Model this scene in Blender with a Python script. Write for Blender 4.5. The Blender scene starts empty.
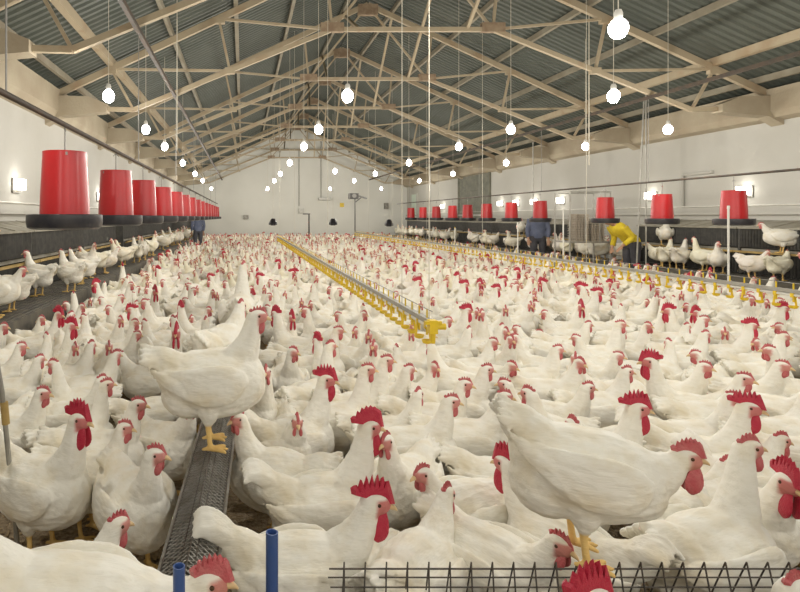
import bpy, bmesh, math, random
import numpy as np
from mathutils import Vector, Matrix, noise

random.seed(7)
R = math.radians
scene = bpy.context.scene
col = scene.collection

# ------------------------------------------------------------------ camera, light, exposure
CAM_Z = 1.40
FPX = 560.0                       # focal length in pixels of the 800 px wide frame
VPX, VPY = 243.0, 217.0           # where the barn's long lines meet in the photograph
cd = bpy.data.cameras.new('camera'); cam = bpy.data.objects.new('camera', cd); col.objects.link(cam)
cd.sensor_fit = 'HORIZONTAL'; cd.sensor_width = 36.0; cd.lens = 36.0 * FPX / 800.0
cd.shift_x = (400 - VPX) / 800.0; cd.shift_y = -(296 - VPY) / 800.0
cd.clip_start = 0.05; cd.clip_end = 200
cam.location = (0, 0, CAM_Z); cam.rotation_euler = (R(90), 0, 0)
scene.camera = cam

w = bpy.data.worlds.new('world'); scene.world = w; w.use_nodes = True
w.node_tree.nodes['Background'].inputs[0].default_value = (0.75, 0.82, 0.9, 1)
w.node_tree.nodes['Background'].inputs[1].default_value = 0.3

LAMP_W = 26.0                     # power of a hanging bulb, raised for the added far row
scene.view_settings.view_transform = 'Standard'; scene.view_settings.look = 'None'
scene.view_settings.gamma = 1.0; scene.view_settings.use_curve_mapping = False
scene.view_settings.exposure = 0.86

# barn measures (metres, camera at x = 0, y = 0, y runs down the house)
XC, HALF = 2.784, 6.0
XL, XR = XC - HALF, XC + HALF
Y0, Y1 = -5.0, 30.0
EAVE, RIDGE = 3.40, 6.20
PITCH = (RIDGE - EAVE) / HALF
def roof_z(dx): return RIDGE - PITCH * abs(dx)
def at(px, py, D): return Vector(((px - VPX) / FPX * D, D, CAM_Z - (py - VPY) / FPX * D))

# ------------------------------------------------------------------ helpers
def tag(o, label=None, cat=None, group=None, kind=None):
    if label: o['label'] = label
    if cat: o['category'] = cat
    if group: o['group'] = group
    if kind: o['kind'] = kind
    return o

def empty(name, loc=(0, 0, 0), rz=0.0):
    o = bpy.data.objects.new(name, None); col.objects.link(o)
    o.location = loc; o.rotation_euler = (0, 0, rz); o.empty_display_size = 0.1
    return o

class MB:
    def __init__(s): s.v = []; s.f = []
    def add(s, vs, fs):
        b = len(s.v); s.v += [tuple(p) for p in vs]; s.f += [tuple(i + b for i in q) for q in fs]; return s
    def box(s, x0, x1, y0, y1, z0, z1):
        vs = [(x0,y0,z0),(x1,y0,z0),(x1,y1,z0),(x0,y1,z0),(x0,y0,z1),(x1,y0,z1),(x1,y1,z1),(x0,y1,z1)]
        return s.add(vs, [(0,3,2,1),(4,5,6,7),(0,1,5,4),(1,2,6,5),(2,3,7,6),(3,0,4,7)])
    def bar(s, p0, p1, w, h, up=(0, 0, 1)):
        p0 = Vector(p0); p1 = Vector(p1); t = (p1 - p0).normalized(); up = Vector(up)
        if abs(t.dot(up)) > .99: up = Vector((0, 1, 0))
        a = t.cross(up).normalized() * (w / 2); b = a.cross(t).normalized() * (h / 2)
        vs = [p0-a-b, p0+a-b, p0+a+b, p0-a+b, p1-a-b, p1+a-b, p1+a+b, p1-a+b]
        return s.add(vs, [(0,3,2,1),(4,5,6,7),(0,1,5,4),(1,2,6,5),(2,3,7,6),(3,0,4,7)])
    def cyl(s, p0, p1, r0, r1=None, n=10):
        r1 = r0 if r1 is None else r1
        p0 = Vector(p0); p1 = Vector(p1); t = (p1 - p0).normalized()
        u = Vector((0, 0, 1)) if abs(t.z) < .9 else Vector((1, 0, 0))
        a = t.cross(u).normalized(); b = t.cross(a)
        vs = []
        for p, r in ((p0, r0), (p1, r1)):
            for i in range(n):
                q = 2 * math.pi * i / n; vs.append(p + (a * math.cos(q) + b * math.sin(q)) * r)
        fs = [(i, (i+1) % n, n + (i+1) % n, n + i) for i in range(n)]
        fs += [tuple(reversed(range(n))), tuple(range(n, 2*n))]
        return s.add(vs, fs)
    def tube(s, pts, r, n=6):
        for a, b in zip(pts[:-1], pts[1:]): s.cyl(a, b, r, r, n)
        return s
    def lathe(s, prof, n=24, c=(0, 0, 0), close=False):
        vs = []
        for (r, z) in prof:
            for i in range(n):
                q = 2 * math.pi * i / n; vs.append((c[0] + r*math.cos(q), c[1] + r*math.sin(q), c[2] + z))
        m = len(prof); fs = []
        for k in range(m if close else m - 1):
            k2 = (k + 1) % m
            for i in range(n):
                j = (i + 1) % n; fs.append((k*n+i, k*n+j, k2*n+j, k2*n+i))
        if not close:
            fs.append(tuple(reversed(range(n)))); fs.append(tuple(range((m-1)*n, m*n)))
        return s.add(vs, fs)
    def prism(s, poly, axis, a0, a1):
        n = len(poly)
        def mk(p, a): return (a, p[0], p[1]) if axis == 'x' else (p[0], a, p[1]) if axis == 'y' else (p[0], p[1], a)
        vs = [mk(p, a0) for p in poly] + [mk(p, a1) for p in poly]
        fs = [(i, (i+1) % n, n + (i+1) % n, n + i) for i in range(n)] + [tuple(reversed(range(n))), tuple(range(n, 2*n))]
        return s.add(vs, fs)
    def mesh(s, name, mat=None, smooth=False):
        me = bpy.data.meshes.new(name); me.from_pydata(s.v, [], s.f)
        bm = bmesh.new(); bm.from_mesh(me); bmesh.ops.recalc_face_normals(bm, faces=bm.faces); bm.to_mesh(me); bm.free()
        if mat: me.materials.append(mat)
        if smooth:
            me.polygons.foreach_set('use_smooth', [True] * len(me.polygons))
            try: me.set_sharp_from_angle(angle=R(40))
            except Exception: pass
        me.update(); return me
    def build(s, name, mat, parent=None, smooth=False):
        return link(name, s.mesh(name, mat, smooth), parent)

def link(name, me, parent=None):
    o = bpy.data.objects.new(name, me); col.objects.link(o); o.parent = parent; return o

def copy_tree(o, parent=None):
    c = o.copy(); col.objects.link(c); c.parent = parent
    for ch in o.children: copy_tree(ch, c)
    return c

# ------------------------------------------------------------------ materials
def mat(name, base, rough=.6, metal=0.0, noise_scale=None, alt=None, amount=.5, bump=0.0, bump_scale=40, stretch=(1,1,1), lo=.35, hi=.65, detail=5):
    m = bpy.data.materials.new(name); m.use_nodes = True; nt = m.node_tree; b = nt.nodes['Principled BSDF']
    b.inputs['Base Color'].default_value = (*base, 1); b.inputs['Roughness'].default_value = rough; b.inputs['Metallic'].default_value = metal
    tc = nt.nodes.new('ShaderNodeTexCoord'); mp = nt.nodes.new('ShaderNodeMapping'); mp.inputs['Scale'].default_value = stretch
    nt.links.new(tc.outputs['Object'], mp.inputs['Vector'])
    if alt:
        n = nt.nodes.new('ShaderNodeTexNoise'); n.inputs['Scale'].default_value = noise_scale; n.inputs['Detail'].default_value = detail
        nt.links.new(mp.outputs[0], n.inputs['Vector'])
        r = nt.nodes.new('ShaderNodeMapRange'); r.inputs['From Min'].default_value = lo; r.inputs['From Max'].default_value = hi; r.inputs['To Max'].default_value = amount
        nt.links.new(n.outputs['Fac'], r.inputs['Value'])
        x = nt.nodes.new('ShaderNodeMix'); x.data_type = 'RGBA'
        x.inputs['A'].default_value = (*base, 1); x.inputs['B'].default_value = (*alt, 1)
        nt.links.new(r.outputs[0], x.inputs['Factor']); nt.links.new(x.outputs['Result'], b.inputs['Base Color'])
    if bump:
        n2 = nt.nodes.new('ShaderNodeTexNoise'); n2.inputs['Scale'].default_value = bump_scale; n2.inputs['Detail'].default_value = 6
        nt.links.new(mp.outputs[0], n2.inputs['Vector'])
        bp = nt.nodes.new('ShaderNodeBump'); bp.inputs['Strength'].default_value = bump; bp.inputs['Distance'].default_value = .02
        nt.links.new(n2.outputs['Fac'], bp.inputs['Height']); nt.links.new(bp.outputs[0], b.inputs['Normal'])
    return m

def emit(name, colr, s):
    m = bpy.data.materials.new(name); m.use_nodes = True; b = m.node_tree.nodes['Principled BSDF']
    b.inputs['Base Color'].default_value = (*colr, 1); b.inputs['Emission Color'].default_value = (*colr, 1); b.inputs['Emission Strength'].default_value = s
    return m

M = {}
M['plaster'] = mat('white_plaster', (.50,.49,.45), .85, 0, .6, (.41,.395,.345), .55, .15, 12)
M['cream_concrete'] = mat('cream_concrete', (.43,.375,.275), .85, 0, 1.6, (.30,.24,.165), .7, .3, 25)
M['litter'] = mat('litter', (.23,.17,.105), .95, 0, 45, (.48,.38,.25), .8, .8, 90)
M['shaving'] = mat('wood_shaving', (.45,.34,.20), .9, 0, 6, (.24,.17,.09), .8)
M['roof'] = mat('grey_roof_sheet', (.074,.085,.070), .6, .1, 1.3, (.115,.122,.10), .6, .1, 8, (1,.4,1))
M['truss'] = mat('cream_painted_steel', (.40,.33,.225), .65, 0, 3.0, (.30,.19,.10), .7, .1, 30, lo=.5, hi=.75)
M['gusset'] = mat('rusty_cream_plate', (.33,.25,.165), .75, 0, 9, (.20,.13,.08), .7, .3, 40)
M['purlin'] = mat('grey_beige_purlin', (.29,.265,.20), .7, 0, 3, (.19,.155,.105), .7)
M['darkrail'] = mat('dark_rail', (.045,.036,.026), .7, 0, 8, (.10,.06,.035), .6)
M['cord'] = mat('pale_cord', (.62,.58,.48), .8, 0, 20, (.5,.46,.38), .5)
M['wire'] = mat('grey_wire', (.30,.29,.27), .5, .5, 20, (.2,.19,.17), .5)
M['galv'] = mat('galvanised_steel', (.33,.32,.29), .5, .55, 14, (.18,.16,.13), .8, .2, 60)
M['grill'] = mat('dark_grill_wire', (.055,.05,.045), .5, .5, 30, (.14,.11,.08), .7)
M['blue'] = mat('blue_plastic', (.045,.10,.30), .4, 0, 20, (.07,.12,.27), .6)
M['red'] = mat('red_plastic', (.45,.012,.015), .30, 0, 4, (.38,.015,.018), .5, .03, 15)
M['black'] = mat('black_plastic', (.018,.018,.024), .32, 0, 12, (.05,.045,.045), .6)
M['yellow'] = mat('yellow_plastic', (.78,.55,.015), .45, 0, 12, (.6,.42,.03), .6)
M['pvc'] = mat('white_pvc', (.74,.73,.68), .4, 0, 10, (.58,.55,.47), .5)
M['alu'] = mat('dull_aluminium', (.40,.39,.35), .45, .5, 12, (.28,.27,.24), .6)
M['nest_black'] = mat('black_nest_curtain', (.042,.041,.038), .5, 0, 12, (.085,.08,.066), .7)
M['nest_top'] = mat('dusty_grey_board', (.36,.34,.28), .8, 0, 5, (.22,.20,.15), .8, .2, 30)
M['perch'] = mat('ochre_wood_rail', (.46,.32,.11), .7, 0, 10, (.3,.2,.07), .7)
M['slat'] = mat('dark_slat', (.075,.07,.06), .7, 0, 10, (.16,.14,.10), .7)
M['bulb'] = emit('lit_bulb', (1, .98, .94), 12)
M['lit_shade'] = emit('lit_glass_shade', (1, .96, .88), 5)
M['far_plaster'] = mat('plaster_with_painted_light', (.74,.735,.68), .85, 0, .6, (.64,.63,.57), .55, .15, 12)  # side wall plaster made paler, missing far light put into the colour
M['socket'] = mat('white_socket', (.7,.69,.65), .4, 0, 20, (.5,.48,.42), .5)
M['shutter'] = mat('grey_green_shutter', (.13,.135,.10), .7, 0, 4, (.22,.21,.16), .7)
M['greenish'] = mat('pale_green_panel', (.62,.72,.62), .5, 0, 6, (.55,.62,.52), .5)
M['darkgrey'] = mat('dark_grey_metal', (.07,.07,.07), .5, .3, 10, (.14,.13,.11), .6)
M['rubber'] = mat('black_rubber', (.02,.02,.02), .7, 0, 10, (.04,.04,.035), .5)
M['tray'] = mat('pulp_tray', (.42,.37,.30), .9, 0, 20, (.33,.28,.22), .6, .2, 60)

# ------------------------------------------------------------------ the building
floor = MB().box(XL-.2, XR+.2, Y0, Y1, -.15, 0).build('floor', M['litter']); tag(floor, kind='structure')
CEIL_Z = EAVE + .02
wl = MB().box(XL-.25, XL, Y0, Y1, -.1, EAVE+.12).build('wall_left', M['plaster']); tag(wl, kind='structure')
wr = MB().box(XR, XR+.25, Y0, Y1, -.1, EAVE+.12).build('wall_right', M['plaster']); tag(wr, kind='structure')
gab = [(XL, -.1), (XR, -.1), (XR, EAVE+.1), (XC, RIDGE+.1), (XL, EAVE+.1)]
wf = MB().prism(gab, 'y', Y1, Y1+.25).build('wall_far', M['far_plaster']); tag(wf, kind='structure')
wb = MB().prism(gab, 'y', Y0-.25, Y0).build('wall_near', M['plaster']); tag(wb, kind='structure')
for nm, x, s in (('trim_1', XL, 1), ('trim_2', XR, -1)):        # ring beam on top of each side wall
    poly = [(x, 2.98), (x + s*.16, 3.02), (x + s*.22, 3.12), (x + s*.22, roof_z(HALF-.22)-.02), (x, EAVE)]
    t = MB().prism(poly, 'y', Y0, Y1).build(nm, M['cream_concrete']); tag(t, kind='structure')
    sill = MB().box(min(x, x+s*.06), max(x, x+s*.06), Y0, Y1, 1.44, 1.50).build('sill_band', M['plaster'], t)
    MB().tube([(x+s*.02, Y0, 1.60), (x+s*.02, Y1, 1.60)], .012).build('conduit', M['pvc'], t)

# corrugated roof, one object for each sheet
roof = MB().prism([(XL-.3, roof_z(HALF+.3)+.20), (XC, RIDGE+.20), (XR+.3, roof_z(HALF+.3)+.20), (XR+.3, roof_z(HALF+.3)+.26), (XC, RIDGE+.27), (XL-.3, roof_z(HALF+.3)+.26)], 'y', Y0-.3, Y1+.3).build('ceiling', M['roof'])
tag(roof, kind='structure')
SW = 1.0
def sheet_mesh(sgn, d0, d1, dz):
    m = MB(); n = 7; pitch = SW / n; pr = []
    for i in range(n):
        y = i * pitch
        pr += [(y, 0), (y + pitch*.42, 0), (y + pitch*.55, .032), (y + pitch*.87, .032)]
    pr.append((SW + .02, 0))
    vs = []
    for d in (d0, d1):
        for (y, h) in pr: vs.append((XC + sgn*d, y, roof_z(d) + .135 + dz - h))
    k = len(pr); fs = [(i, i+1, k+i+1, k+i) for i in range(k-1)]
    return m.add(vs, fs).mesh('roof_sheet', M['roof'])
for sgn in (-1, 1):
    for (d0, d1, dz) in ((3.05, HALF + .25, 0), (0.02, 3.2, .012)):
        me = sheet_mesh(sgn, d0, d1, dz)
        y = Y0
        while y < Y1 - .1:
            o = link('roof_sheet', me, roof); o.location = (0, y, 0); y += SW
for sgn in (-1, 1):
    for d, ww, hh, mt in ((5.62, .06, .10, 'purlin'), (4.95, .10, .13, 'truss'), (3.95, .06, .10, 'purlin'), (2.9, .07, .10, 'purlin'), (1.85, .06, .10, 'purlin'), (.55, .06, .10, 'purlin')):
        z = roof_z(d) + .05
        MB().bar((XC + sgn*d, Y0, z), (XC + sgn*d, Y1, z), ww, hh).build('purlin', M[mt], roof)

# roof trusses
TY = [2.6 + 3.3 * k for k in range(9)]
ORD = ['first','second','third','fourth','fifth','sixth','seventh','eighth','ninth','tenth','eleventh','twelfth','thirteenth','fourteenth','fifteenth','sixteenth']
def make_truss():
    t = empty('roof_truss', (XC, 0, 0))
    W = .062
    for s in (-1, 1):
        def P(d, z): return (s*d, 0, z)
        def RZ(d): return P(d, roof_z(d) - .06)
        heel, knee, tie = P(4.58, 3.16), P(3.0, 3.80), P(1.32, 4.48)
        MB().bar(P(6.0, roof_z(6.0)-.06), P(0, RIDGE-.06), W*1.15, .105).build('rafter', M['truss'], t)
        MB().bar(heel, tie, W, .07).build('lower_chord', M['truss'], t)
        MB().bar(P(5.0, 3.17), heel, W, .07).build('chord_foot', M['truss'], t)
        for a, b in ((heel, RZ(4.95)), (knee, RZ(4.95)), (knee, RZ(3.18)), (tie, RZ(3.18)), (tie, RZ(1.42)), (tie, P(.03, RIDGE-.12))):
            MB().bar(a, b, .04, .04).build('web_strut', M['truss'], t)
        for (dx, z, ww, hh) in ((1.32, 4.51, .38, .15), (3.0, 3.80, .16, .10), (3.18, roof_z(3.18)-.09, .20, .10), (4.95, roof_z(4.95)-.09, .18, .10)):
            MB().box(s*dx-ww/2, s*dx+ww/2, -.042, .042, z-hh/2, z+hh/2).build('gusset_plate', M['gusset'] if ww > .3 else M['truss'], t)
        poly = [(s*6.0, 2.90), (s*5.75, 3.04), (s*5.0, 3.11), (s*5.0, 3.24), (s*5.3, 3.36), (s*6.0, EAVE-.02)]
        MB().prism(poly, 'y', -.11, .11).build('corbel', M['cream_concrete'], t)
    MB().bar((-1.36, 0, 4.48), (1.36, 0, 4.48), W, .07).build('tie_beam', M['truss'], t)
    MB().box(-.22, .22, -.05, .05, RIDGE-.30, RIDGE-.06).build('gusset_plate', M['gusset'], t)
    for a, b in (((-.9, 0, 4.5), (-.55, 3.3, roof_z(.55)-.02)), ((.9, 3.3, 4.5), (.55, 0, roof_z(.55)-.02))):
        MB().bar(a, b, .05, .05).build('brace', M['truss'], t)
    return t
tr0 = make_truss()
for i, y in enumerate(TY):
    t = tr0 if i == 0 else copy_tree(tr0)
    t.location.y = y
    tag(t, ('cream steel roof truss overhead, cut off by the top of the picture' if i <= 1 else
        'cream steel roof truss, %s from the camera, spanning wall to wall' % ORD[i]) if i != 0 else 'cream steel roof truss above the camera, out at the top edge', 'truss', 'roof trusses')
tr_last = TY[-1]

# dark rails on the lower chords, feeder pipes hung from them
RAILX = {'left': -1.10, 'right': 6.66}
for side in ('left', 'right'):
    x = RAILX[side]
    o = MB().bar((x, 1.0, 3.36), (x, 29.6, 3.36), .045, .05).build('rail', M['darkrail'])
    tag(o, 'dark steel rail under the trusses above the %s row of red feeders' % side, 'rail', 'rails above the feeders')

def feeder_pipe(side):
    x = RAILX[side]; t = empty('feeder_pipe', (x, 0, 0))
    MB().tube([(0, 1.2, 1.97), (0, 24.2, 1.97)], .016, 10).build('pipe', M['darkrail'], t, True)
    for y in TY:
        if 1.2 < y < 24.3: MB().tube([(0, y, 1.985), (0, y, 3.33)], .005, 5).build('hanger_wire', M['wire'], t)
    tag(t, 'long grey suspended pipe carrying the %s row of red feeders' % side, 'pipe', 'feeder pipes')
feeder_pipe('left'); feeder_pipe('right')

def make_feeder():
    t = empty('hanging_feeder')
    MB().lathe([(.150,.075),(.1465,.20),(.1325,.46),(.1335,.475),(.1275,.475),(.127,.46),(.141,.20),(.1445,.075)], 36, close=True).build('hopper', M['red'], t, True)
    MB().lathe([(.02,.0),(.20,.0),(.222,.012),(.228,.045),(.226,.088),(.219,.092),(.214,.086),(.213,.03),(.16,.022),(.08,.07),(.02,.11)], 36).build('pan', M['black'], t, True)
    MB().cyl((0,0,.08),(0,0,.622),.005,n=6).build('hanger_rod', M['wire'], t)
    MB().bar((-.135,0,.455),(.135,0,.455),.012,.018).build('cross_bar', M['wire'], t)
    MB().tube([(-.03,0,.60),(0,0,.625),(.03,0,.60)], .004, 5).build('hook', M['wire'], t)
    return t
f0 = make_feeder(); first = True
LY = [3.46, 4.85, 6.16, 7.55, 8.95, 10.2, 11.5, 12.9, 14.3, 15.7, 17.0, 18.4, 19.8, 21.2, 22.6]
RY = [7.6, 8.9, 10.3, 12.55, 13.9, 15.3, 16.6, 17.8, 19.3, 20.7, 22.2]
for side, ys in (('left', LY), ('right', RY)):
    for i, y in enumerate(ys):
        o = f0 if first else copy_tree(f0); first = False
        o.location = (RAILX[side], y, 1.325 if side == 'left' else 1.285); o.rotation_euler.z = random.uniform(0, 6)
        tag(o, 'red hanging hopper feeder with black pan, %s from the camera in the %s row' % (ORD[i], side), 'feeder', 'red feeders in the %s row' % side)
        if side == 'right':   # its hook is a little longer
            MB().tube([(0,0,.62),(0,0,.665)], .004, 5).build('wire_loop', M['wire'], o)

# ------------------------------------------------------------------ lamps
def make_lamp():
    t = empty('hanging_lamp')
    MB().lathe([(.004,-.076),(.028,-.070),(.050,-.048),(.062,-.010),(.058,.022),(.040,.050),(.024,.062),(.010,.064)], 16).build('bulb', M['bulb'], t, True)
    MB().lathe([(.01,.06),(.027,.06),(.029,.10),(.020,.125),(.006,.13)], 14).build('socket', M['socket'], t, True)
    return t
lamp0 = make_lamp(); first = True
LZ = 2.70
LROWS = [('above the left feeder row', -1.44), ('over the left drinker line', 1.12), ('over the middle of the flock', 3.97), ('over the right feeder row', 6.30)]
LYS = [-3.4, -.3, 2.8, 6.0, 8.3, 10.3, 13.4, 16.8, 20.0, 25.5]  # the last, farthest row is added only to light the far wall
def add_lamp(x, y, z, label, group, power):
    o = copy_tree(lamp0)
    o.location = (x, y, z)
    rt = roof_z(x - XC) + .115 - z
    MB().tube([(0,0,.125),(0,0,rt)], .0035, 5).build('cord', M['cord'], o)
    tag(o, label, 'lamp', group)
    ld = bpy.data.lights.new('bulb_light', 'POINT'); ld.energy = power; ld.color = (1, .955, .875); ld.shadow_soft_size = .06
    lo = bpy.data.objects.new('bulb_light', ld); col.objects.link(lo); lo.parent = o; lo.location = (0, 0, -.15)
for nm, x in LROWS:
    for i, y in enumerate(LYS):
        k = i - 3
        lab = 'lit bulb on a cord %s, %s from the front' % (nm, ORD[k]) if k >= 0 else 'lit bulb on a cord %s, %s one behind the camera' % (nm, ORD[2-i])
        add_lamp(x, y, LZ, lab, 'hanging bulbs', LAMP_W * (2.4 if i == len(LYS)-1 else 1))  # added far row burns stronger to brighten the far wall
add_lamp(2.6, 3.88, 2.71, 'nearest and highest lit bulb, at the top edge under the roof', 'hanging bulbs', LAMP_W)
add_lamp(2.63, 16.0, 2.71, 'small lit bulb under the ridge before the far wall', 'hanging bulbs', LAMP_W)
def drop(o):
    for c in list(o.children): drop(c)
    bpy.data.objects.remove(o)
drop(lamp0)

def make_wall_lamp():
    t = empty('wall_lamp')
    MB().box(0, .025, -.13, .13, -.09, .11).build('back_plate', M['galv'], t)
    MB().bar((.0,0,-.06),(.10,0,-.06),.03,.025).build('bracket', M['galv'], t)
    MB().prism([(.03,-.12),(.09,-.12),(.125,-.085),(.125,.085),(.09,.12),(.03,.12)], 'z', -.045, .10).build('shade', M['lit_shade'], t)
    return t
wl0 = make_wall_lamp(); fw = True
for side, ys in (('left', [7.9, 12.4, 16.8, 21.4]), ('right', [7.0, 9.76, 12.0, 15.4, 16.8, 17.9, 19.0, 24.5])):
    for i, y in enumerate(ys):
        o = copy_tree(wl0)
        o.location = (XL if side == 'left' else XR, y, 1.83); o.rotation_euler.z = 0 if side == 'left' else math.pi
        tag(o, 'small lit lamp on a bracket on the %s wall, %s from the front' % (side, ORD[i]), 'lamp', 'wall lamps')
        ld = bpy.data.lights.new('shade_light', 'POINT'); ld.energy = .35; ld.color = (1, .95, .86); ld.shadow_soft_size = .05
        lo = bpy.data.objects.new('shade_light', ld); col.objects.link(lo); lo.parent = o; lo.location = (.26, 0, .03)
drop(wl0)

# ------------------------------------------------------------------ nest boxes and slatted ledges along the side walls
def make_nest(L=2.38):
    t = empty('nest_box')
    top = MB().prism([(0, 1.315), (.50, 1.205), (.50, 1.230), (0, 1.345)], 'y', -L/2, L/2).build('top_board', M['nest_top'], t)
    for k in range(1, 4): MB().bar((.01, -L/2 + L*k/4, 1.349), (.495, -L/2 + L*k/4, 1.236), .02, .008).build('seam_strip', M['nest_top'], top)
    def curtain(name, x, z0, z1, n):
        m = MB(); vs = []; fs = []
        for i in range(n):
            a = -L/2 + .02 + (L-.04) * i / n; b = a + (L-.04) / n * .78
            m.prism([(x, a), (x+.016, a+.008), (x+.030, (a+b)/2), (x+.016, b-.008), (x, b)], 'z', z0, z1)
        return m.build(name, M['nest_black'], t)
    curtain('upper_curtain', .45, .90, 1.205, 44)
    curtain('lower_curtain', .45, .47, .82, 44)
    MB().box(.02, .44, -L/2, L/2, .84, .88).build('shelf', M['nest_top'], t)
    for s in (-1, 1): MB().prism([(.0, .46), (.46, .46), (.46, 1.20), (0, 1.31)], 'y', s*L/2 - .012, s*L/2 + .012).build('end_panel', M['nest_black'], t)
    MB().box(0, .02, -L/2, L/2, .46, 1.31).build('back_panel', M['nest_black'], t)
    pr = MB().bar((.55, -L/2, .83), (.55, L/2, .83), .045, .03).build('perch_rail', M['perch'], t)
    for s in (-1, 0, 1): MB().bar((.45, s*(L/2-.1), .80), (.545, s*(L/2-.1), .812), .02, .02).build('rail_bracket', M['perch'], pr)
    return t
n0 = make_nest(); fst = True
for side in ('left', 'right'):
    ys = ([1.3 + 2.4*k for k in range(5)] + [14.1 + 2.4*k for k in range(7)]) if side == 'left' else ([3.4 + 2.4*k for k in range(4)] + [15.2 + 2.4*k for k in range(6)])
    for i, y in enumerate(ys):
        o = n0 if fst else copy_tree(n0); fst = False
        o.location = (XL, y, 0) if side == 'left' else (XR, y, 0); o.rotation_euler.z = 0 if side == 'left' else math.pi
        tag(o, 'black curtained nest box unit on the %s wall, %s from the camera' % (side, ORD[i]), 'nest box', 'nest boxes along the %s wall' % side)
for side in ('left', 'right'):
    t = empty('slatted_ledge', (XL if side == 'left' else XR, 0, 0)); s = 1 if side == 'left' else -1
    for k in range(12):
        x = s * (.36 + .065 * k)
        MB().box(x-.02, x+.02, Y0+.1, Y1-.1, .42, .45).build('slat', M['slat'], t)
    MB().box(min(s*1.09, s*1.12), max(s*1.09, s*1.12), Y0+.1, Y1-.1, .0, .44).build('front_board', M['slat'], t)
    m = MB()
    for k in range(14): MB().bar((s*.02, Y0+.5+2.5*k, .40), (s*1.09, Y0+.5+2.5*k, .40), .05, .04).build('cross_bearer', M['slat'], t)
    tag(t, 'dark slatted ledge in front of the nest boxes on the %s wall' % side, 'ledge', 'slatted ledges')

# ------------------------------------------------------------------ drinker lines
def drinker_mesh():
    m = MB()
    m.box(-.017, .017, -.014, .014, -.022, .045)                      # saddle on the pipe
    m.cyl((0,0,-.02), (0,0,-.060), .008, .008, 8)                     # nipple
    m.bar((.012,0,-.01), (.024,0,-.105), .012, .010)                  # arm of the drip cup
    m.lathe([(.008,-.118),(.026,-.112),(.034,-.092),(.030,-.092),(.024,-.104),(.006,-.108)], 12)
    m.bar((0,0,.045), (0,0,.10), .008, .008)                          # pin for the anti-perch wire
    return m.mesh('drip_cup', M['yellow'])
dm = drinker_mesh()
def drinker_line(x, ya, yb, z, label, hang, tubes, capped):
    t = empty('drinker_line', (x, ya, 0)); L = yb - ya
    MB().tube([(0,0,z),(0,L,z)], .0135, 8).build('water_pipe', M['pvc'], t, True)
    MB().box(-.018, .018, 0, L, z+.016, z+.046).build('support_rail', M['alu'], t)
    MB().tube([(0,0,z+.10),(0,L,z+.10)], .003, 4).build('anti_perch_wire', M['wire'], t)
    y = .10; n = 0
    while y < L:
        o = link('drip_cup', dm, t); o.location = (0, y, z); o.rotation_euler.z = math.pi if n % 2 else 0; y += .155 if y < 6 else .2; n += 1
    if capped:
        e = MB().box(-.024, .024, -.03, .03, z-.03, z+.05); e.cyl((0,-.01,z-.03),(0,-.01,z-.09),.017,.013,10); e.cyl((.02,-.01,z+.01),(.075,-.01,z+.012),.017,.02,10); e.bar((-.05,-.01,z+.035),(.05,-.01,z+.035),.03,.02)
        e.build('end_bracket', M['yellow'], t)
    for h in hang:
        if ya < h < yb:
            top = roof_z(x - XC) + .115
            MB().tube([(0,h-ya,z+.045),(0,h-ya,top)], .0028, 5).build('hanger_cord', M['cord'], t)
    for (h, zz, cap) in tubes:
        p = MB().cyl((0.03,h-ya,z),(0.03,h-ya,zz),.009,.009,8).build('breather_tube', M['pvc'], t, True)
        MB().cyl((.03,h-ya,zz),(.03,h-ya,zz+.03),.012,.011,8).build('tube_cap', M['yellow'] if cap else M['pvc'], p, True)
    tag(t, label, 'drinker', 'drinker lines')
drinker_line(1.15, 3.40, 18.6, .725, 'yellow nipple drinker line ending in mid flock, left of the two', [3.46, 4.05, 7.6, 12.5, 17.5], [], True)
drinker_line(4.66, 3.4, 23.4, .74, 'yellow nipple drinker line running to the right edge of the picture', [4.2, 7.6, 10.9, 14.2, 17.5, 20.8], [(5.41, 1.48, 0), (8.2, 1.5, 0), (9.56, 1.28, 0), (12.4, 1.15, 1)], True)

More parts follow.
